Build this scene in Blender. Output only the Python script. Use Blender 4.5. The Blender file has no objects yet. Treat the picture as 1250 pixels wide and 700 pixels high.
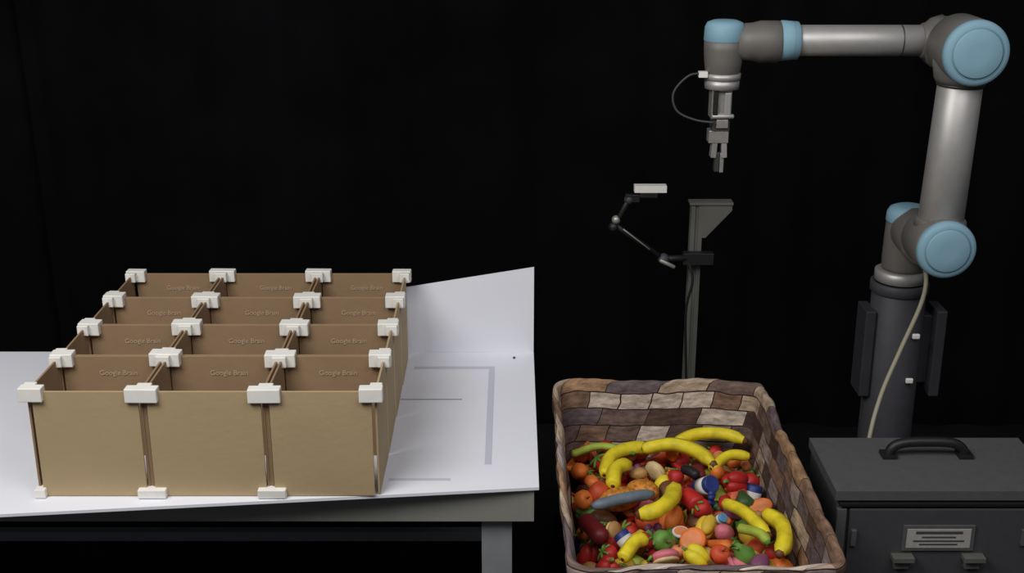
import bpy, math, random
from mathutils import Vector, Matrix, noise
random.seed(11)
D=bpy.data; S=bpy.context.scene
S.view_settings.view_transform='Standard'

# ---------------------------------------------------------------- materials
def mat(name,col,rough=0.6,metal=0.0,var=0.0,scale=20,bump=0.0,bscale=200,spec=0.5,stretch=None):
    m=D.materials.new(name); m.use_nodes=True
    nt=m.node_tree; b=nt.nodes['Principled BSDF']
    b.inputs['Base Color'].default_value=(*col,1); b.inputs['Roughness'].default_value=rough
    b.inputs['Metallic'].default_value=metal; b.inputs['Specular IOR Level'].default_value=spec
    tc=nt.nodes.new('ShaderNodeTexCoord'); mp=nt.nodes.new('ShaderNodeMapping')
    nt.links.new(tc.outputs['Object'],mp.inputs['Vector'])
    if stretch: mp.inputs['Scale'].default_value=stretch
    if var>0:
        n=nt.nodes.new('ShaderNodeTexNoise'); n.inputs['Scale'].default_value=scale; n.inputs['Detail'].default_value=5
        nt.links.new(mp.outputs[0],n.inputs['Vector'])
        r=nt.nodes.new('ShaderNodeValToRGB')
        r.color_ramp.elements[0].position=.3; r.color_ramp.elements[1].position=.7
        r.color_ramp.elements[0].color=(*[max(0,c*(1-var)) for c in col],1)
        r.color_ramp.elements[1].color=(*[min(1,c*(1+var)) for c in col],1)
        nt.links.new(n.outputs['Fac'],r.inputs[0]); nt.links.new(r.outputs[0],b.inputs['Base Color'])
    if bump>0:
        n=nt.nodes.new('ShaderNodeTexNoise'); n.inputs['Scale'].default_value=bscale
        nt.links.new(mp.outputs[0],n.inputs['Vector'])
        bp=nt.nodes.new('ShaderNodeBump'); bp.inputs['Strength'].default_value=bump; bp.inputs['Distance'].default_value=.005
        nt.links.new(n.outputs['Fac'],bp.inputs['Height']); nt.links.new(bp.outputs[0],b.inputs['Normal'])
    return m
def s2l(r,g,b):
    f=lambda c:((c/255+.055)/1.055)**2.4 if c>10 else c/255/12.92
    return (f(r),f(g),f(b))
M={}
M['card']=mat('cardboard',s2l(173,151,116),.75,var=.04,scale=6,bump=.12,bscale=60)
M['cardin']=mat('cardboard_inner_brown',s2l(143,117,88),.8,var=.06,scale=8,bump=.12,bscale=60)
M['print']=mat('printed_ink',s2l(190,168,140),.8)
M['clip']=mat('white_printed_plastic',s2l(232,230,224),.5,var=.03,scale=40)
M['white']=mat('white_foam_board',s2l(226,228,236),.7,var=.02,scale=3,spec=.3)
M['apron']=mat('painted_steel_table_frame',s2l(138,138,130),.55,var=.05,scale=10)
M['leg']=mat('grey_steel_leg',s2l(132,136,140),.5,var=.05)
M['gstrip']=mat('grey_strip',s2l(196,198,210),.6)
M['gstripdark']=mat('grey_strip_dark',s2l(165,167,178),.6)
M['alu']=mat('brushed_aluminium',(.46,.45,.435),.48,.55,var=.04,scale=30,stretch=(1,1,1))
M['ring']=mat('dark_groove',(.08,.08,.08),.5,.6)
M['grey']=mat('grey_joint_casting',s2l(112,109,105),.55,.2,var=.04,bump=.05)
M['blue']=mat('light_blue_cap',s2l(130,168,186),.6,var=.03,scale=15)
M['bluedk']=mat('blue_cap_groove',s2l(116,154,172),.6)
M['steel']=mat('gripper_steel',s2l(165,162,155),.4,.5,var=.1,scale=60)
M['dkmetal']=mat('dark_post_paint',s2l(62,62,68),.6,.05,var=.1)
M['fin']=mat('dark_plate_paint',s2l(48,48,53),.6,.0,var=.1)
M['post']=mat('aluminium_extrusion',s2l(104,104,98),.55,.25,var=.06)
M['blk']=mat('black_plastic',s2l(26,26,27),.5)
M['beige']=mat('beige_cable',s2l(160,154,132),.6)
M['case']=mat('controller_case_grey',s2l(86,86,88),.6,.05,var=.06,scale=40,bump=.1)
M['casedk']=mat('controller_front_grey',s2l(68,68,71),.6,.05,var=.06,scale=40)
M['label']=mat('paper_label',s2l(165,162,158),.7,var=.08,scale=90)
M['curtain']=mat('black_curtain_cloth',(.0036,.0037,.0044),.95,var=.3,scale=3,spec=.05)
M['floor']=mat('black_floor_vinyl',(.008,.008,.008),.7,var=.3,scale=5,spec=.2)
M['stand']=mat('black_stand_laminate',(.008,.008,.008),.7,var=.2,spec=.2)

# ---------------------------------------------------------------- mesh builder
class MB:
    def __init__(s): s.v=[];s.f=[];s.m=[];s.sm=[];s.mats=[];s.uv={}
    def mi(s,k):
        if k not in s.mats: s.mats.append(k)
        return s.mats.index(k)
    def add(s,vs,fs,k,smooth=False):
        o=len(s.v); s.v+= [Vector(a) for a in vs]; i=s.mi(k)
        for f in fs: s.f.append([a+o for a in f]); s.m.append(i); s.sm.append(smooth)
    def box(s,c,d,k,rot=None):
        c=Vector(c); vs=[]
        for z in(-1,1):
            for (x,y) in((-1,-1),(1,-1),(1,1),(-1,1)):
                p=Vector((x*d[0]/2,y*d[1]/2,z*d[2]/2))
                if rot: p=rot@p
                vs.append(c+p)
        s.add(vs,[(3,2,1,0),(4,5,6,7),(0,1,5,4),(1,2,6,5),(2,3,7,6),(3,0,4,7)],k)
    def prism(s,poly,ext,k):
        n=len(poly); e=Vector(ext); vs=[Vector(p) for p in poly]+[Vector(p)+e for p in poly]
        fs=[tuple(range(n))[::-1],tuple(range(n,2*n))]+[(i,(i+1)%n,n+(i+1)%n,n+i) for i in range(n)]
        s.add(vs,fs,k)
    def lathe(s,p,d,prof,k,n=40):
        p=Vector(p); d=Vector(d).normalized()
        a=d.orthogonal().normalized(); b=d.cross(a)
        vs=[];fs=[]
        for t,r in prof:
            for j in range(n):
                an=2*math.pi*j/n; vs.append(p+d*t+(a*math.cos(an)+b*math.sin(an))*max(r,1e-5))
        for i in range(len(prof)-1):
            for j in range(n):
                fs.append((i*n+j,i*n+(j+1)%n,(i+1)*n+(j+1)%n,(i+1)*n+j))
        s.add(vs,fs,k,True)
        m=len(prof)
        s.f.append([len(s.v)-m*n+j for j in range(n)][::-1]); s.m.append(s.mi(k)); s.sm.append(False)
        s.f.append([len(s.v)-n+j for j in range(n)]); s.m.append(s.mi(k)); s.sm.append(False)
    def cyl(s,p0,p1,r,k,r1=None,n=36,ch=.003):
        p0=Vector(p0);p1=Vector(p1);L=(p1-p0).length; r1=r if r1 is None else r1
        ch=min(ch,L*.3,r*.4)
        s.lathe(p0,p1-p0,[(0,r-ch),(ch,r),(L-ch,r1),(L,r1-ch)],k,n)
    def sweep(s,pts,rad,k,n=10,sub=5,tip=None,tipn=1):
        P=[Vector(p) for p in pts]
        Q=[P[0]*2-P[1]]+P+[P[-1]*2-P[-2]]; C=[]
        for i in range(1,len(Q)-2):
            for j in range(sub):
                t=j/sub; a,b,c,d=Q[i-1],Q[i],Q[i+1],Q[i+2]
                C.append(.5*((2*b)+(c-a)*t+(2*a-5*b+4*c-d)*t*t+(3*b-a-3*c+d)*t**3))
        C.append(P[-1]); N=len(C); vs=[]; up=None
        for i,c in enumerate(C):
            t=(C[min(i+1,N-1)]-C[max(i-1,0)]).normalized()
            if up is None: up=t.orthogonal().normalized()
            up=(up-t*up.dot(t)).normalized(); w=t.cross(up)
            q=i/(N-1); r=rad(q) if callable(rad) else rad
            for j in range(n):
                an=2*math.pi*j/n; vs.append(c+(up*math.cos(an)+w*math.sin(an))*r)
        body=[];tips=[]
        for i in range(N-1):
            for j in range(n):
                f=(i*n+j,i*n+(j+1)%n,(i+1)*n+(j+1)%n,(i+1)*n+j)
                (tips if tip and (i<tipn or i>=N-1-tipn) else body).append(f)
        o=len(s.v); s.add(vs,body,k,True)
        e=[tuple(range(n))[::-1],tuple(range((N-1)*n,N*n))]
        kk=tip or k
        for f in tips+e: s.f.append([a+o for a in f]); s.m.append(s.mi(kk)); s.sm.append(True)
    def ell(s,c,r,k,rot=None,n=14,h=9,lump=0,dent=0):
        if not hasattr(r,'__len__'): r=(r,r,r)
        c=Vector(c); vs=[];fs=[]
        for i in range(h+1):
            th=math.pi*i/h
            for j in range(n):
                a=2*math.pi*j/n
                p=Vector((math.sin(th)*math.cos(a),math.sin(th)*math.sin(a),math.cos(th)))
                if dent: p.z*= (1-dent*math.exp(-(math.sin(th)/.35)**2))
                if lump: p*=1+lump*noise.noise(p*2.2+c*40)
                p=Vector((p.x*r[0],p.y*r[1],p.z*r[2]))
                if rot: p=rot@p
                vs.append(c+p)
        for i in range(h):
            for j in range(n): fs.append((i*n+j,(i+1)*n+j,(i+1)*n+(j+1)%n,i*n+(j+1)%n))
        s.add(vs,fs,k,True)
    def make(s,name,parent=None,bevel=0,origin=None):
        me=D.meshes.new(name)
        o0=Vector(origin) if origin else Vector((0,0,0))
        me.from_pydata([v-o0 for v in s.v],[],s.f)
        for k in s.mats: me.materials.append(M[k])
        for p,i,sm in zip(me.polygons,s.m,s.sm): p.material_index=i; p.use_smooth=sm
        me.update(); o=D.objects.new(name,me); S.collection.objects.link(o); o.location=o0
        if parent: o.parent=parent
        if bevel:
            b=o.modifiers.new('bevel','BEVEL'); b.width=bevel; b.segments=2; b.limit_method='ANGLE'; b.angle_limit=math.radians(50)
        return o
def empty(name,loc=(0,0,0)):
    e=D.objects.new(name,None); S.collection.objects.link(e); return e

# ---------------------------------------------------------------- room
f=MB(); f.box((0,2.2,-.05),(9,9,.1),'floor'); f.make('floor')
c=MB(); vs=[];fs=[]; nx=420; nz=14
path=[]
for i in range(nx):
    t=i/(nx-1); 
    x=-3.6+7.2*t; edge=max(0,abs(x)-2.9)/.7
    y=4.45-edge**2*1.4
    w=.5+.5*noise.noise(Vector((x*.8,3,0)))
    y+=.035*w*math.sin(x*9+2*noise.noise(Vector((x*1.3,0,0))))+.01*math.sin(x*31)
    y-=.05*math.exp(-((x+1.75)/.02)**2)
    path.append((x,y))
for k in range(nz):
    z=.0+3.3*k/(nz-1)
    for i,(x,y) in enumerate(path):
        vs.append((x+.06*(3.3-z)*.35,y+.02*noise.noise(Vector((x*3,z*1.2,1))),z))
for k in range(nz-1):
    for i in range(nx-1): a=k*nx+i; fs.append((a,a+1,a+1+nx,a+nx))
c.add(vs,fs,'curtain',True); c.make('black_curtain')
w=MB(); w.box((0,5.0,1.7),(9,.1,3.4),'curtain'); w.make('wall_back')

# ---------------------------------------------------------------- table
t=MB()
t.prism([(-2.0,2.318,.742),(.061,2.536,.742),(.062,3.352,.742),(-2.0,3.352,.742)],(0,0,.008),'white')
t.box((-.96,2.552,.70),(2.02,.02,.082),'apron'); t.box((-.96,3.33,.70),(2.02,.02,.082),'apron')
t.box((.04,2.94,.70),(.02,.78,.082),'apron'); t.box((-1.96,2.94,.70),(.02,.78,.082),'apron')
t.box((-.96,2.94,.735),(2.0,.78,.012),'apron')
for x in(-.035,-1.92):
    for y in(2.60,3.28):
        t.box((x,y,.34),(.07,.07,.64),'leg'); t.box((x,y,.01),(.09,.09,.02),'blk')
t.box((-.98,3.28,.2),(1.85,.03,.03),'leg')
t.prism([(-.62,3.344,.75),(.0617,3.344,.75),(.0617,3.344,1.006),(-.62,3.344,.893)],(0,.006,0),'white')
def strip(x0,x1,y0,y1,k='gstrip'): t.box(((x0+x1)/2,(y0+y1)/2,.7505),(x1-x0,y1-y0,.001),k)  # thin flat grey lines on the white board top
strip(-.064,-.048,2.645,3.24); strip(-.27,-.064,3.222,3.24); strip(-.29,-.13,3.013,3.021,'gstripdark')
strip(-.28,-.14,2.565,2.577,'gstrip')
t.ell((.006,3.30,.753),(.004,.004,.003),'ring')
t.make('work_table',bevel=.0015)

# ---------------------------------------------------------------- bins
XC=[-1.044,-.797,-.533,-.294]; YC=[2.494+.2015*i for i in range(5)]
zt=1.003; zb=.7515
bins=empty('cardboard_bin_grid')
p=MB(); th=.005
for j,y in enumerate(YC):
    for i in range(3):
        g=.009
        x0,x1=XC[i]+g,XC[i+1]-g
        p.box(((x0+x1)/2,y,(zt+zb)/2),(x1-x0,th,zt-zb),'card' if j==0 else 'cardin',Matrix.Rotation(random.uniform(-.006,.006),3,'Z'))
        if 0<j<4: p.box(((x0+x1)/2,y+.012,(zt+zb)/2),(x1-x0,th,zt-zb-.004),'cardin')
for i,x in enumerate(XC):
    for j in range(4):
        y0,y1=YC[j]+.004,YC[j+1]-.004
        for dx in ((0,) if i in(0,3) else (-.005,.005)):
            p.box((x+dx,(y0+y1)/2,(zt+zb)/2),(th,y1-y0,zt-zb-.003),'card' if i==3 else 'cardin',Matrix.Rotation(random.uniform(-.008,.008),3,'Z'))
for x in XC[1:3]: p.box((x,YC[0]+.008,(zt+zb)/2),(.016,.004,zt-zb-.01),'cardin')
p.make('panels',bins,bevel=.0008)
q=MB()
for j,y in enumerate(YC):
    for i,x in enumerate(XC):
        a,b=-.035,.035
        if i==0: a=-.016
        if i==3: b=.016
        c0,c1=-.030,.030
        if j==0: c0=-.010
        if j==4: c1=.010
        jz=random.uniform(-.002,.002)
        rz=Matrix.Rotation(random.uniform(-.04,.04),3,'Z')
        q.box((x+(a+b)/2,y,.997+jz),(b-a,.026 if j in(0,4) else .034,.032),'clip',rz)
        q.box((x,y+(c0+c1)/2,.9985+jz),(.027 if i in(0,3) else .032,c1-c0,.026),'clip',rz)
for x in XC[1:3]:
    q.box((x+.004,YC[0]-.002,.762),(.062,.03,.021),'clip')
q.box((XC[0]+.004,YC[0],.762),(.024,.03,.021),'clip')
q.make('corner_clips',bins,bevel=.002)
def text_mesh(body,size,loc,k,name,parent):
    cu=D.curves.new(name,'FONT'); cu.body=body; cu.size=size; cu.align_x='CENTER'; cu.extrude=.0002
    o=D.objects.new(name+'_tmp',cu); S.collection.objects.link(o)
    bpy.context.view_layer.update()
    me=D.meshes.new_from_object(o.evaluated_get(bpy.context.evaluated_depsgraph_get()))
    D.objects.remove(o); me.materials.clear(); me.materials.append(M[k])
    ob=D.objects.new(name,me); S.collection.objects.link(ob); ob.location=loc; ob.rotation_euler=(math.pi/2,0,0); ob.parent=parent
for j in range(1,5):
    for i in range(3):
        text_mesh('Google Brain',.0165,((XC[i]+XC[i+1])/2+.012,YC[j]-.0036-.0006,.957),'print','printed_text',bins)

# ---------------------------------------------------------------- robot arm
R=empty('robot_arm')
SX,SZ=1.073,1.171; EX,EZ=1.089,1.654; FY=3.18
def cap(mb,p,d,r):
    mb.lathe(p,d,[(0,r*.97),(.004,r),(.014,r*.985),(.02,r*.93),(.023,r*.80)],'blue',48)
    mb.lathe(Vector(p)+Vector(d)*.0225,d,[(0,r*.80),(.0006,r*.80),(.0006,r*.77)],'bluedk',48)
    mb.lathe(Vector(p)+Vector(d)*.0226,d,[(0,r*.775),(.0035,r*.70),(.0045,r*.3),(.0045,0.001)],'blue',48)
b=MB()
b.lathe((1.055,3.25,1.0),(0,0,1),[(0,.062),(.004,.069),(.03,.069),(.034,.062)],'alu')
b.lathe((1.06,3.25,1.034),(0,0,1),[(0,.056),(.012,.058),(.03,.059),(.09,.058),(.140,.056),(.146,.05)],'grey')
b.lathe((1.06,3.25,1.166),(0,0,1),[(0,.0565),(.004,.0585),(.026,.057),(.038,.050),(.044,.036),(.045,.001)],'blue')
b.lathe((1.068,3.10,1.150),(0,1,0),[(0,.06),(.01,.066),(.12,.062),(.16,.05)],'grey')
b.make('base_and_shoulder',R)
u=MB()
u.lathe((SX,2.985,SZ),(0,1,0),[(0,.070),(.006,.074),(.12,.074),(.135,.066)],'grey',48)
cap(u,(SX,2.987,SZ),(0,-1,0),.0735)
A=Vector((SX+.002,3.052,SZ)); B=Vector((EX,3.052,EZ)); d=(B-A).normalized(); L=(B-A).length
u.lathe(A,d,[(.03,.066),(.058,.062),(.062,.058)],'grey')
u.cyl(A+d*.060,A+d*.395,.0555,'alu',r1=.0535,n=48)
u.cyl(A+d*.393,A+d*.402,.057,'ring',n=48)
u.lathe(A,d,[(.400,.058),(.412,.064),(.46,.074)],'grey')
u.lathe((EX,2.985,EZ),(0,1,0),[(0,.074),(.006,.078),(.12,.078),(.135,.068)],'grey',48)
cap(u,(EX,2.987,EZ),(0,-1,0),.0785)
u.make('upper_arm',R)
fo=MB(); fz=EZ+.002
fo.lathe((EX,3.118,EZ-.008),(0,1,0),[(0,.06),(.008,.066),(.10,.066),(.12,.058)],'grey',48)
fo.lathe((EX,FY,fz),(-1,0,0),[(.02,.064),(.045,.056),(.058,.045),(.066,.043),(.07,.040)],'grey')
fo.cyl((EX-.066,FY,fz),(.714,FY,fz),.0385,'alu',n=48)
fo.cyl((.972,FY,fz),(.966,FY,fz),.0392,'ring',n=48)
fo.lathe((.716,FY,fz),(-1,0,0),[(0,.041),(.004,.047),(.044,.050),(.048,.047)],'blue',48)
fo.lathe((.70,FY,fz),(-1,0,0),[(0,.048),(.004,.0478),(.006,.0478)],'bluedk',48)
fo.lathe((.669,FY,fz-.003),(-1,0,0),[(0,.047),(.005,.052),(.05,.052),(.07,.047),(.11,.044)],'grey',48)
fo.make('forearm',R)
wr=MB(); WX=.530
wr.lathe((WX,FY,1.575),(0,0,1),[(0,.040),(.006,.044),(.03,.047),(.06,.0495),(.088,.0495)],'grey',48)
wr.lathe((WX,FY,1.655),(0,0,1),[(0,.049),(.003,.051),(.035,.0495),(.046,.044),(.051,.03),(.052,.001)],'blue',48)
wr.lathe((WX,FY,1.577),(0,0,-1),[(0,.034),(.002,.046),(.016,.046),(.017,.042),(.02,.042),(.021,.044),(.04,.043),(.042,.03)],'alu',48)
wr.box((WX-.052,FY-.02,1.575),(.022,.018,.014),'clip')
wr.make('wrist',R)
g=MB()
g.box((WX-.002,FY,1.50),(.050,.055,.075),'steel'); g.box((WX-.018,FY-.03,1.505),(.012,.01,.07),'blk')
g.box((WX+.012,FY-.03,1.50),(.016,.008,.06),'alu')
g.box((WX,FY,1.448),(.044,.045,.035),'ring'); g.box((WX+.002,FY-.022,1.45),(.03,.012,.022),'steel')
g.box((WX-.004,FY,1.415),(.05,.04,.032),'steel')
g.box((WX-.013,FY-.003,1.385),(.014,.03,.05),'steel',Matrix.Rotation(.06,3,'Y'))
g.box((WX+.012,FY-.003,1.385),(.014,.03,.05),'alu',Matrix.Rotation(-.06,3,'Y'))
g.box((WX-.004,FY-.003,1.348),(.012,.024,.05),'ring'); g.box((WX+.008,FY-.003,1.346),(.010,.024,.05),'steel')
g.cyl((WX-.026,FY-.03,1.47),(WX+.03,FY-.03,1.47),.006,'alu')
g.make('gripper',R,bevel=.0015)
cb=MB()
cb.sweep([(WX-.05,FY-.02,1.578),(WX-.09,FY-.03,1.572),(WX-.125,FY-.03,1.53),(WX-.115,FY-.03,1.485),(WX-.07,FY-.03,1.462),(WX-.02,FY-.035,1.455)],.0028,'dkmetal',8,8)
cb.sweep([(1.085,3.16,1.075),(1.078,3.11,1.04),(1.062,3.09,.98),(1.018,3.08,.858),(.97,3.05,.74),(.935,3.0,.62),(.93,2.99,.4),(.96,3.05,.05),(1.0,3.05,.01)],.0058,'beige',10,8)
cb.make('cables',R)
pd=MB()
pd.cyl((1.055,3.25,.02),(1.055,3.25,1.0),.072,'dkmetal',n=40)
pd.box((1.055,3.25,.01),(.4,.4,.02),'dkmetal')
pd.cyl((1.055,3.25,.97),(1.055,3.25,1.0),.078,'dkmetal')
pd.box((.973,3.25,.80),(.028,.09,.25),'fin'); pd.box((1.166,3.25,.80),(.028,.09,.25),'fin')
pd.box((1.067,3.27,.80),(.18,.05,.20),'fin')
pd.box((1.09,3.176,.865),(.020,.01,.014),'clip'); pd.box((1.085,3.176,.735),(.020,.01,.014),'clip')
pd.make('robot_pedestal',R,bevel=.003)

# ---------------------------------------------------------------- sensor stand
st=MB(); px=.545; py=3.6
for dx in(-.011,.011):
    for dy in(-.011,.011): st.box((px+dx,py+dy,.56),(.013,.013,1.12),'post')
st.box((px,py,.56),(.024,.024,1.12),'post')
st.box((px,py,.01),(.35,.35,.02),'post')
st.prism([(px+.016,3.582,1.122),(px+.103,3.582,1.122),(px+.103,3.582,1.104),(px+.028,3.582,1.02),(px+.016,3.582,1.02)],(0,.034,0),'post')
st.box((px+.041,3.60,1.125),(.128,.045,.008),'post')
st.make('extrusion_post',bevel=.001)
sc=MB(); Y=3.5
sc.box((.395,Y,1.193),(.092,.03,.020),'clip'); sc.box((.39,Y,1.176),(.05,.03,.014),'blk')
sc.box((.345,Y,1.165),(.04,.02,.022),'blk'); sc.ell((.335,Y,1.16),.014,'dkmetal')
sc.cyl((.34,Y,1.17),(.305,Y,1.10),.008,'blk'); sc.ell((.30,Y,1.10),.013,'steel'); sc.ell((.293,Y,1.078),.015,'blk')
sc.cyl((.297,Y,1.085),(.44,Y+.03,.975),.0075,'blk'); sc.cyl((.32,Y-.012,1.075),(.40,Y,1.01),.002,'steel')
sc.ell((.445,Y+.03,.972),.017,'dkmetal'); sc.cyl((.43,Y+.0,.978),(.475,Y+.0,.955),.006,'steel')
sc.cyl((.445,Y+.03,.972),(.53,Y+.06,.965),.010,'blk'); sc.box((.55,Y+.06,.965),(.09,.03,.035),'blk')
sc.sweep([(.52,Y+.05,.96),(.535,Y+.04,.9),(.52,Y+.045,.8),(.53,Y+.05,.6),(.54,Y+.045,.3)],.004,'blk',8,6)
sc.make('sensor_camera_arm',bevel=.001)

# ---------------------------------------------------------------- controller box
X0,X1,Y0,Y1,Z1=.754,1.284,2.62,2.903,.695; Z0=.28
cbx=MB(); cx=(X0+X1)/2; cy=(Y0+Y1)/2
cbx.box((cx,cy,(Z0+Z1)/2-.02),(X1-X0-.012,Y1-Y0-.012,Z1-Z0-.04),'casedk')
cbx.box((cx,cy,Z1-.0125),(X1-X0,Y1-Y0,.025),'case')
cbx.box((cx,Y0+.0,Z1-.034),(X1-X0-.02,.012,.008),'blk')
cbx.box((cx+.0,Y0-.001,.48),(X1-X0-.07,.016,.34),'casedk')
cbx.box((X0+.016,Y0,.47),(.022,.014,.36),'case'); cbx.box((X1-.016,Y0,.47),(.022,.014,.36),'case')
lz=.578
cbx.box((1.0,Y0-.011,lz),(.168,.006,.066),'case'); cbx.box((1.0,Y0-.0145,lz),(.150,.002,.050),'label')
for i,(zz,ww) in enumerate([(.016,.11),(.004,.08),(-.006,.12),(-.015,.09)]):
    cbx.box((1.0,Y0-.0158,lz+zz),(ww,.001,.004 if i else .007),'casedk')
for x in(.918,1.085):
    cbx.box((x,Y0-.02,.53),(.05,.03,.012),'post'); cbx.box((x,Y0-.015,.515),(.035,.012,.03),'post')
cbx.box((.80,Y0-.012,.58),(.012,.012,.04),'case'); cbx.box((1.2,Y0-.012,.58),(.012,.012,.04),'case')
hx0,hx1,hy=.925,1.112,2.80
cbx.sweep([(hx0,hy,Z1-.002),(hx0+.008,hy,Z1+.022),(hx0+.035,hy,Z1+.036),((hx0+hx1)/2,hy,Z1+.039),(hx1-.035,hy,Z1+.036),(hx1-.008,hy,Z1+.022),(hx1,hy,Z1-.002)],.0125,'blk',10,5)
for x in(hx0,hx1): cbx.box((x,hy,Z1+.004),(.035,.04,.010),'blk')
cbx.make('robot_controller_box',bevel=.003)
sd=MB(); sd.box((cx,cy,.265),(.56,.32,.03),'stand')
for x in(X0+.02,X1-.02):
    for y in(Y0+.02,Y1-.02): sd.box((x,y,.125),(.035,.035,.25),'stand')
sd.make('equipment_stand',bevel=.002)

# ---------------------------------------------------------------- basket
def basket_mat():
    m=D.materials.new('stone_print_fabric'); m.use_nodes=True; nt=m.node_tree; b=nt.nodes['Principled BSDF']
    b.inputs['Roughness'].default_value=.85; b.inputs['Specular IOR Level'].default_value=.2
    uv=nt.nodes.new('ShaderNodeUVMap'); uv.uv_map='UVMap'
    nd=nt.nodes.new('ShaderNodeTexNoise'); nd.inputs['Scale'].default_value=14
    nt.links.new(uv.outputs[0],nd.inputs['Vector'])
    mx=nt.nodes.new('ShaderNodeVectorMath'); mx.operation='MULTIPLY_ADD'
    mx.inputs[1].default_value=(.012,.012,0); nt.links.new(nd.outputs['Color'],mx.inputs[0]); nt.links.new(uv.outputs[0],mx.inputs[2])
    br=nt.nodes.new('ShaderNodeTexBrick'); br.offset=.37; br.squash=.62; br.squash_frequency=2
    br.inputs['Scale'].default_value=1; br.inputs['Brick Width'].default_value=.135; br.inputs['Row Height'].default_value=.047
    br.inputs['Mortar Size'].default_value=.0022; br.inputs['Mortar Smooth'].default_value=.5; br.inputs['Bias'].default_value=0
    br.inputs['Color1'].default_value=(0,0,0,1); br.inputs['Color2'].default_value=(1,1,1,1); br.inputs['Mortar'].default_value=(0,0,0,1)
    nt.links.new(mx.outputs[0],br.inputs['Vector'])
    cr=nt.nodes.new('ShaderNodeValToRGB'); cr.color_ramp.interpolation='CONSTANT'
    cols=[(0,(118,98,90)),(.14,(156,140,134)),(.28,(92,72,64)),(.38,(182,160,138)),(.50,(134,106,88)),(.62,(204,188,174)),(.72,(108,94,96)),(.82,(162,128,98)),(.92,(78,58,54))]
    e=cr.color_ramp.elements; e[0].position=0; e[0].color=(*s2l(*cols[0][1]),1); e[1].position=cols[1][0]; e[1].color=(*s2l(*cols[1][1]),1)
    for pz,cc in cols[2:]:
        k=e.new(pz); k.color=(*s2l(*cc),1)
    nt.links.new(br.outputs['Color'],cr.inputs[0])
    mpn=nt.nodes.new('ShaderNodeMapping'); mpn.inputs['Scale'].default_value=(1,2.6,1); nt.links.new(uv.outputs[0],mpn.inputs['Vector'])
    n2=nt.nodes.new('ShaderNodeTexNoise'); n2.inputs['Scale'].default_value=24; n2.inputs['Detail'].default_value=8; n2.inputs['Roughness'].default_value=.7; nt.links.new(mpn.outputs[0],n2.inputs['Vector'])
    mr=nt.nodes.new('ShaderNodeMapRange'); mr.inputs[1].default_value=.3; mr.inputs[2].default_value=.7; mr.inputs[3].default_value=.3; mr.inputs[4].default_value=1.4
    nt.links.new(n2.outputs['Fac'],mr.inputs[0])
    mul=nt.nodes.new('ShaderNodeMix'); mul.data_type='RGBA'; mul.blend_type='MULTIPLY'; mul.inputs[0].default_value=1
    nt.links.new(cr.outputs[0],mul.inputs[6]); nt.links.new(mr.outputs[0],mul.inputs[7])
    mm=nt.nodes.new('ShaderNodeMix'); mm.data_type='RGBA'; mm.inputs[7].default_value=(*s2l(44,34,32),1)
    nt.links.new(br.outputs['Fac'],mm.inputs[0]); nt.links.new(mul.outputs[2],mm.inputs[6]); nt.links.new(mm.outputs[2],b.inputs['Base Color'])
    bp=nt.nodes.new('ShaderNodeBump'); bp.inputs['Strength'].default_value=.5; bp.inputs['Distance'].default_value=.015
    n3=nt.nodes.new('ShaderNodeTexNoise'); n3.inputs['Scale'].default_value=14; nt.links.new(uv.outputs[0],n3.inputs['Vector'])
    nt.links.new(n3.outputs['Fac'],bp.inputs['Height']); nt.links.new(bp.outputs[0],b.inputs['Normal'])
    return m
M['basket']=basket_mat()
M['basketbase']=mat('basket_lining',s2l(60,46,40),.9,var=.2)
BX,BY=.4025,2.729; HW,HL=.2875,.481; zr=.72; zb0=.302
def rr(hw,hl,r,n=200):
    cs=[(hw-r,-(hl-r),-90),(hw-r,hl-r,0),(-(hw-r),hl-r,90),(-(hw-r),-(hl-r),180)]
    raw=[]
    for (cx_,cy_,a0) in cs:
        for k in range(13):
            a=math.radians(a0+90*k/12); raw.append(Vector((cx_+r*math.cos(a),cy_+r*math.sin(a),0)))
    raw.append(raw[0].copy()); Ls=[0]
    for i in range(1,len(raw)): Ls.append(Ls[-1]+(raw[i]-raw[i-1]).length)
    out=[];j=0
    for i in range(n):
        t=Ls[-1]*i/n
        while Ls[j+1]<t: j+=1
        q=(t-Ls[j])/max(1e-9,Ls[j+1]-Ls[j]); out.append(raw[j].lerp(raw[j+1],q))
    return out,Ls[-1]
def halfs(z):
    q=(zr-z)/(zr-zb0); return HW-.05*q, HL-.05*q
levels=[]
for k in range(13): levels.append((zb0+(zr-.055-zb0)*k/12, 0.0))
levels+=[(zr-.05,.005),(zr-.03,.006),(zr-.008,.005),(zr+.001,.001),(zr+.003,-.005),(zr,-.011),(zr-.008,-.014),(zr-.03,-.014),(zr-.045,-.013)]
for k in range(12): levels.append((zr-.055-(zr-.055-zb0-.02)*k/11,-.012))
n=280; vs=[];uvs=[]; dist=0; pz=levels[0]
for li,(z,off) in enumerate(levels):
    hw,hl=halfs(z); pts,PL=rr(hw+off,hl+off,.038,n)
    if li: dist+=math.hypot(z-pz[0],off-pz[1])
    pz=(z,off)
    for i,pp in enumerate(pts):
        q=max(0,(z-zb0)/(zr-zb0)); nv=noise.noise_vector(Vector((pp.x*5,pp.y*5,z*4)))
        nf=noise.noise_vector(Vector((pp.x*18,pp.y*18,z*11)))
        am=.009*q; x=BX+pp.x+nv.x*am+nf.x*.005; y=BY+pp.y+nv.y*am+nf.y*.005
        zz=z+(noise.noise(Vector((pp.x*7,pp.y*7,0)))*.012)*q*q+noise.noise(Vector((pp.x*25,pp.y*25,5)))*.004*q*q
        vs.append((x,y,zz)); uvs.append((i/n*PL*1.0,dist))
L=len(levels); fs=[];fuv=[]
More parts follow.
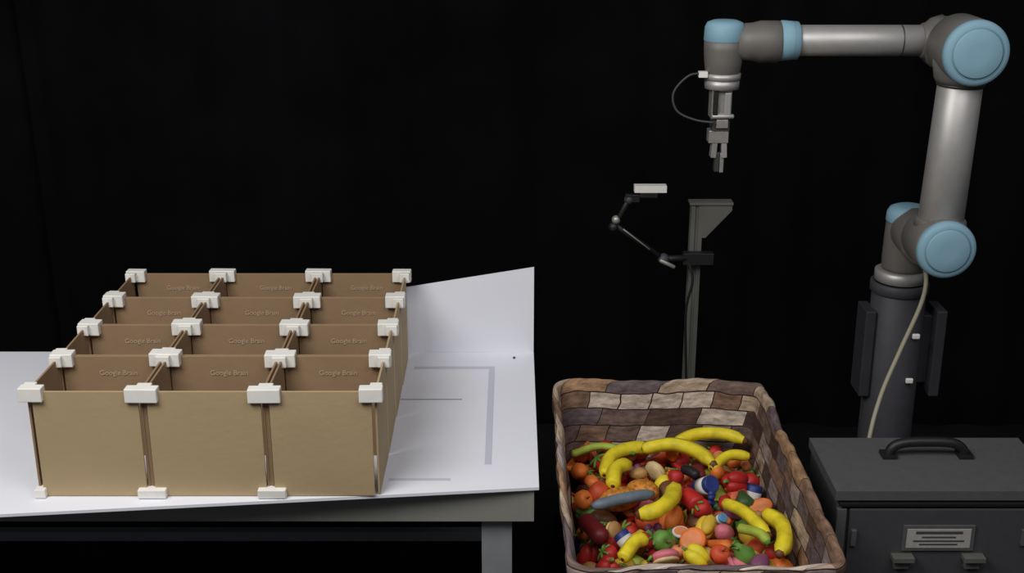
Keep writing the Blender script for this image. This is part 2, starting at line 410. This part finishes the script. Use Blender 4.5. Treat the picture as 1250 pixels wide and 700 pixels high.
for k in range(L-1):
    for i in range(n):
        j=(i+1)%n; fs.append((k*n+i,k*n+j,(k+1)*n+j,(k+1)*n+i))
        PLk=2.78
        a,b_,c_,d_=uvs[k*n+i],uvs[k*n+j],uvs[(k+1)*n+j],uvs[(k+1)*n+i]
        if j==0: b_=(a[0]+PLk/n,b_[1]); c_=(d_[0]+PLk/n,c_[1])
        fuv.append([a,b_,c_,d_])
fs.append(tuple(range(n))[::-1]); fuv.append([(0,0)]*n)
fs.append(tuple(range((L-1)*n,L*n))); fuv.append([(0,0)]*n)
me=D.meshes.new('basket'); me.from_pydata(vs,[],fs); me.materials.append(M['basket']); me.materials.append(M['basketbase'])
ul=me.uv_layers.new(name='UVMap')
for pl,uvf in zip(me.polygons,fuv):
    pl.use_smooth=len(uvf)==4
    if len(uvf)>4: pl.material_index=1
    for li,uvv in zip(pl.loop_indices,uvf): ul.data[li].uv=uvv
bo=D.objects.new('fabric_storage_basket',me); S.collection.objects.link(bo)
pf=MB(); pf.box((BX,BY,.28),(.56,1.0,.04),'stand')
for x in(BX-.22,BX+.22):
    for y in(BY-.44,BY+.44): pf.box((x,y,.13),(.05,.05,.26),'stand')
pf.make('low_platform',bevel=.003)

# ---------------------------------------------------------------- toys
pal=dict(yel=(226,206,44),yel2=(212,178,56),red=(176,38,34),dred=(104,24,28),org=(220,116,46),org2=(198,78,44),peach=(218,134,88),
 pink=(206,112,124),pur=(122,70,100),grn=(98,142,60),lime=(160,176,66),dgrn=(58,84,44),blue=(40,56,120),lblue=(90,142,184),
 cream=(206,182,134),brn=(104,64,38),blk=(34,30,34),white=(208,204,196),gblue=(104,116,128),tan=(182,138,82))
for k,cc in pal.items(): M['t_'+k]=mat('toy_plastic_'+k,s2l(*cc),.5,var=.22,scale=30,spec=.4)
M['t_pine']=mat('toy_pineapple_skin',s2l(196,124,38),.6,var=.5,scale=90,bump=.8,bscale=110)
T=MB(); zp=.564
def zat(x,y): return zp-.006+.018*noise.noise(Vector((x*7,y*7,2)))
def rrot(): return Matrix.Rotation(random.uniform(0,6),3,'Z')@Matrix.Rotation(random.uniform(-1.2,1.2),3,'X')@Matrix.Rotation(random.uniform(-1.2,1.2),3,'Y')
def banana(pts,r,k='t_yel',dz=.012,tip='t_brn'):
    P=[]
    for i,(x,y) in enumerate(pts): P.append((x,y,zp+dz+.010+.008*math.sin(math.pi*i/(len(pts)-1))))
    P0=Vector(P[0]); P=[tuple(P0+(P0-Vector(P[1])).normalized()*.012)]+P
    T.sweep(P,lambda q: r*(.26+.74*min(1,max(0,(q-.09)*5)**.8,))*min(1,.42+(1-q)*4.5),k,6,6,tip,1)
def item(c,r,ty,k,k2=None):
    c=Vector(c); ro=rrot()
    if ty=='round': T.ell(c,(r,r,r*.92),k,ro,18,11,lump=.06,dent=.35); T.sweep([c+ro@Vector((0,0,r*.5)),c+ro@Vector((r*.1,0,r*1.15))],r*.09,'t_brn',6,2)
    elif ty=='straw':
        T.lathe(c-ro@Vector((0,0,r)),ro@Vector((0,0,1)),[(0,r*.15),(r*.3,r*.5),(r*1.1,r*.95),(r*1.6,r*.95),(r*1.95,r*.5)],k,14)
        for a in range(6):
            dd=ro@Vector((math.cos(a),math.sin(a),.0)); T.sweep([c+ro@Vector((0,0,r*.98)),c+ro@Vector((0,0,r*1.0))+dd*r*.5,c+ro@Vector((0,0,r*.8))+dd*r*.95],r*.12,'t_grn',6,2)
    elif ty=='egg': T.ell(c,(r*1.4,r*.9,r*.9),k,ro,14,9,lump=.12)
    elif ty=='pepper':
        for a in range(3):
            o=ro@Vector((math.cos(a*2.1)*r*.38,math.sin(a*2.1)*r*.38,0)); T.ell(c+o,(r*.68,r*.68,r*1.15),k,ro,12,9)
        T.lathe(c+ro@Vector((0,0,r*.9)),ro@Vector((0,0,1)),[(0,r*.22),(r*.4,r*.12),(r*.6,r*.14)],'t_grn',7)
    elif ty=='pear':
        T.lathe(c-ro@Vector((0,0,r*1.1)),ro@Vector((0,0,1)),[(0,r*.3),(r*.2,r*.8),(r*.8,r),(r*1.4,r*.7),(r*1.9,r*.42),(r*2.2,r*.3),(r*2.3,r*.05)],k,14)
    elif ty=='carrot':
        a=ro@Vector((r*2.2,0,0)); T.sweep([c-a,c+ro@Vector((0,r*.1,0)),c+a],lambda q:r*.75*(1-.8*q)*min(1,.3+q*8),k,10,5)
        for s in(-.4,0,.4): T.sweep([c-a,c-a*1.25+ro@Vector((0,s*r,0)),c-a*1.5+ro@Vector((0,s*2*r,0))],r*.12,'t_grn',6,2)
    elif ty=='chili':
        T.sweep([c+ro@Vector(v)*r for v in((-2,0,0),(-.8,.5,0),(.6,.5,0),(2,-.5,0))],lambda q:r*.5*(1-.75*q)*min(1,.4+q*8),k,9,4)
        T.sweep([c+ro@Vector((-2,0,0))*r,c+ro@Vector((-2.6,-.2,0))*r],r*.13,'t_grn',6,2)
    elif ty=='slice':
        T.lathe(c-ro@Vector((0,0,r*.2)),ro@Vector((0,0,1)),[(0,r*1.05),(r*.05,r*1.15),(r*.35,r*1.15),(r*.4,r*1.05)],k,18)
        T.lathe(c-ro@Vector((0,0,r*.22)),ro@Vector((0,0,1)),[(0,r*.9),(r*.44,r*.9)],k2 or 't_peach',18)
    elif ty=='grapes':
        for a in range(11):
            T.ell(c+ro@Vector((random.uniform(-1.1,1.1)*r,random.uniform(-.7,.7)*r,random.uniform(-.4,.4)*r)),r*.42,k,None,9,6)
    elif ty=='bun':
        T.ell(c,(r*1.25,r*1.1,r*.55),k,ro,16,8,lump=.05); T.ell(c+ro@Vector((0,0,-r*.4)),(r*1.2,r*1.05,r*.3),k2 or 't_cream',ro,16,6)
    elif ty=='broc':
        T.sweep([c-ro@Vector((0,0,r)),c,c+ro@Vector((0,0,r*.4))],r*.35,'t_lime',8,2)
        for a in range(8): T.ell(c+ro@Vector((math.cos(a*.785)*r*.55,math.sin(a*.785)*r*.55,r*.5)),r*.45,k,None,8,6)
        T.ell(c+ro@Vector((0,0,r*.75)),r*.5,k,None,8,6)
    elif ty=='can':
        T.lathe(c-ro@Vector((0,0,r*1.2)),ro@Vector((0,0,1)),[(0,r*.7),(r*.1,r*.8),(r*2.2,r*.8),(r*2.3,r*.7)],k,16)
        T.lathe(c-ro@Vector((0,0,r*.6)),ro@Vector((0,0,1)),[(0,r*.82),(r*1.1,r*.82)],k2 or 't_white',16)
kinds=[('round','red'),('round','org'),('round','org2'),('round','peach'),('egg','org2'),('egg','yel2'),('egg','tan'),('egg','brn'),
 ('pepper','red'),('pepper','yel'),('pepper','org'),('pepper','grn'),('pear','lime'),('pear','yel2'),('carrot','org'),('carrot','org2'),('chili','red'),('chili','yel2'),
 ('slice','org'),('slice','red'),('straw','red'),('straw','red'),('grapes','pur'),('bun','tan'),('bun','brn'),('broc','dgrn'),('can','blue'),('egg','pink'),('round','dred')]
def fits(x,y,m=.035): return abs(x-BX)<.262-m and abs(y-BY)<.455-m
for layer in range(3):
    zc=zp-.100+layer*.036
    x=BX-.222
    while x<BX+.23:
        y=BY-.418
        while y<BY+.43:
            xx=x+random.uniform(-.014,.014); yy=y+random.uniform(-.014,.014)
            if fits(xx,yy,.036):
                ty,k=random.choice(kinds)
                item((xx,yy,zc+random.uniform(-.014,.010)),random.uniform(.023,.031),ty,'t_'+k)
            y+=.056
        x+=.056
S_=[(.253,3.10,.026,'red','round'),(.189,3.08,.024,'org2','round'),(.32,3.07,.020,'peach','round'),(.353,3.08,.018,'org','egg'),(.431,3.075,.020,'org','egg'),
(.518,3.04,.021,'peach','round'),(.556,3.045,.021,'peach','round'),(.592,3.035,.020,'org','round'),(.622,3.02,.016,'peach','round'),(.217,2.83,.031,'org2','round'),(.178,2.80,.025,'org','round'),
(.205,2.89,.022,'org','round'),(.375,2.955,.024,'cream','bun'),(.328,2.95,.018,'tan','egg'),(.49,2.855,.028,'blue','can'),(.494,2.795,.019,'blue','grapes'),
(.571,2.885,.031,'red','pepper'),(.43,2.82,.02,'org','slice'),(.398,2.86,.024,'brn','bun'),(.579,2.81,.026,'dgrn','pear'),(.615,2.78,.027,'org','slice'),
(.595,2.71,.020,'tan','egg'),(.544,2.76,.020,'pur','egg'),(.505,2.71,.015,'lblue','can'),(.466,2.67,.025,'yel2','pepper'),(.425,2.61,.029,'org','slice'),(.351,2.60,.027,'grn','round'),
(.403,2.66,.018,'white','slice'),(.268,2.60,.024,'blue','can'),(.310,2.60,.022,'red','straw'),(.475,2.59,.024,'org','carrot'),(.503,2.64,.024,'pink','egg'),(.42,2.52,.026,'yel','pepper'),
(.35,2.53,.028,'pink','bun'),(.385,2.56,.018,'peach','round'),(.477,2.535,.024,'org2','round'),(.53,2.545,.027,'grn','pear'),(.56,2.50,.025,'pur','egg'),(.5,2.475,.024,'pink','slice'),
(.43,2.45,.026,'red','round'),(.31,2.46,.026,'pur','grapes'),(.213,2.485,.028,'red','pepper'),(.175,2.95,.024,'org','egg'),(.2,2.42,.026,'org','round'),(.38,2.40,.026,'yel','pear'),(.56,2.41,.028,'red','pepper'),(.60,2.44,.024,'org','round'),(.26,2.38,.024,'peach','round'),(.47,2.37,.024,'tan','bun'),(.47,2.75,.026,'red','straw'),(.53,2.80,.018,'red','egg'),(.245,2.66,.022,'tan','bun'),(.48,2.93,.02,'dred','egg'),(.42,2.91,.022,'red','straw'),(.53,2.93,.022,'org','egg')]
for x,y,r,k,ty in S_:
    item((x,y,zat(x,y)+r*.55),r,ty,'t_'+k)
for pts,r,dz in [([(.449,3.09),(.504,3.125),(.582,3.125),(.637,3.09)],.018,.018),([(.239,2.91),(.266,3.0),(.328,3.04),(.371,3.04)],.019,.018),
 ([(.355,3.02),(.426,3.03),(.486,2.985),(.523,2.915)],.019,.034),([(.519,2.925),(.569,2.975),(.63,2.98)],.015,.028),([(.255,2.845),(.267,2.91),(.31,2.955)],.020,.022),
 ([(.404,2.80),(.387,2.735),(.344,2.675),(.295,2.665)],.021,.032),([(.521,2.73),(.55,2.685),(.573,2.63),(.596,2.57)],.016,.028),
 ([(.612,2.68),(.633,2.62),(.625,2.545),(.60,2.49)],.020,.026),([(.253,2.49),(.282,2.54),(.314,2.56)],.017,.026)]:
    banana(pts,r,'t_yel',dz)
banana([(.168,3.02),(.24,3.045),(.325,3.015)],.011,'t_lime',.020,'t_grn')
banana([(.54,2.62),(.575,2.585),(.59,2.55)],.013,'t_lime',.022,'t_grn')
def caps(a,b,r,k,dz=.01):
    T.sweep([(a[0],a[1],zp+dz),((a[0]+b[0])/2,(a[1]+b[1])/2,zp+dz+.004),(b[0],b[1],zp+dz)],lambda q:r*min(1,.45+5*min(q,1-q)+.0),k,14,7)
caps((.172,2.70),(.215,2.60),.022,'t_dred',.012); caps((.193,2.715),(.350,2.78),.0145,'t_gblue',.038)
caps((.44,2.93),(.475,2.885),.014,'t_blk',.03); caps((.43,2.80),(.458,2.745),.024,'t_red',.022)
T.ell((.268,2.80,zp+.012),(.055,.032,.030),'t_pine',Matrix.Rotation(.3,3,'Z'),20,14); T.ell((.33,2.845,zp+.014),(.042,.030,.026),'t_pine',Matrix.Rotation(-.3,3,'Z'),20,14)
T.make('toy_food_pile')

# ---------------------------------------------------------------- lights
def area(name,loc,target,size,en,col=(1,1,1)):
    l=D.lights.new(name,'AREA'); l.shape='RECTANGLE'; l.size=size[0]; l.size_y=size[1]; l.energy=en; l.color=col
    o=D.objects.new(name,l); S.collection.objects.link(o); o.location=loc
    o.rotation_euler=(Vector(target)-Vector(loc)).to_track_quat('-Z','Y').to_euler()
area('ceiling_light',(-1.35,1.3,3.0),(-.8,2.7,.8),(1.6,1.2),60,(1,.98,.95))
area('added_fill_light',(1.0,1.1,3.1),(.6,2.9,.9),(1.8,1.4),29,(1,.98,.97))  # fill added on the right to lift the shade, no known fixture
W=D.worlds.new('dim_room'); S.world=W; W.use_nodes=True
W.node_tree.nodes['Background'].inputs[0].default_value=(.5,.52,.6,1); W.node_tree.nodes['Background'].inputs[1].default_value=.15

cam=D.cameras.new('camera'); co=D.objects.new('camera',cam); S.collection.objects.link(co)
co.location=(0,0,2.096); co.rotation_euler=(math.radians(90-18.92),0,0)
cam.lens=1540*36/1250; cam.sensor_width=36
S.camera=co
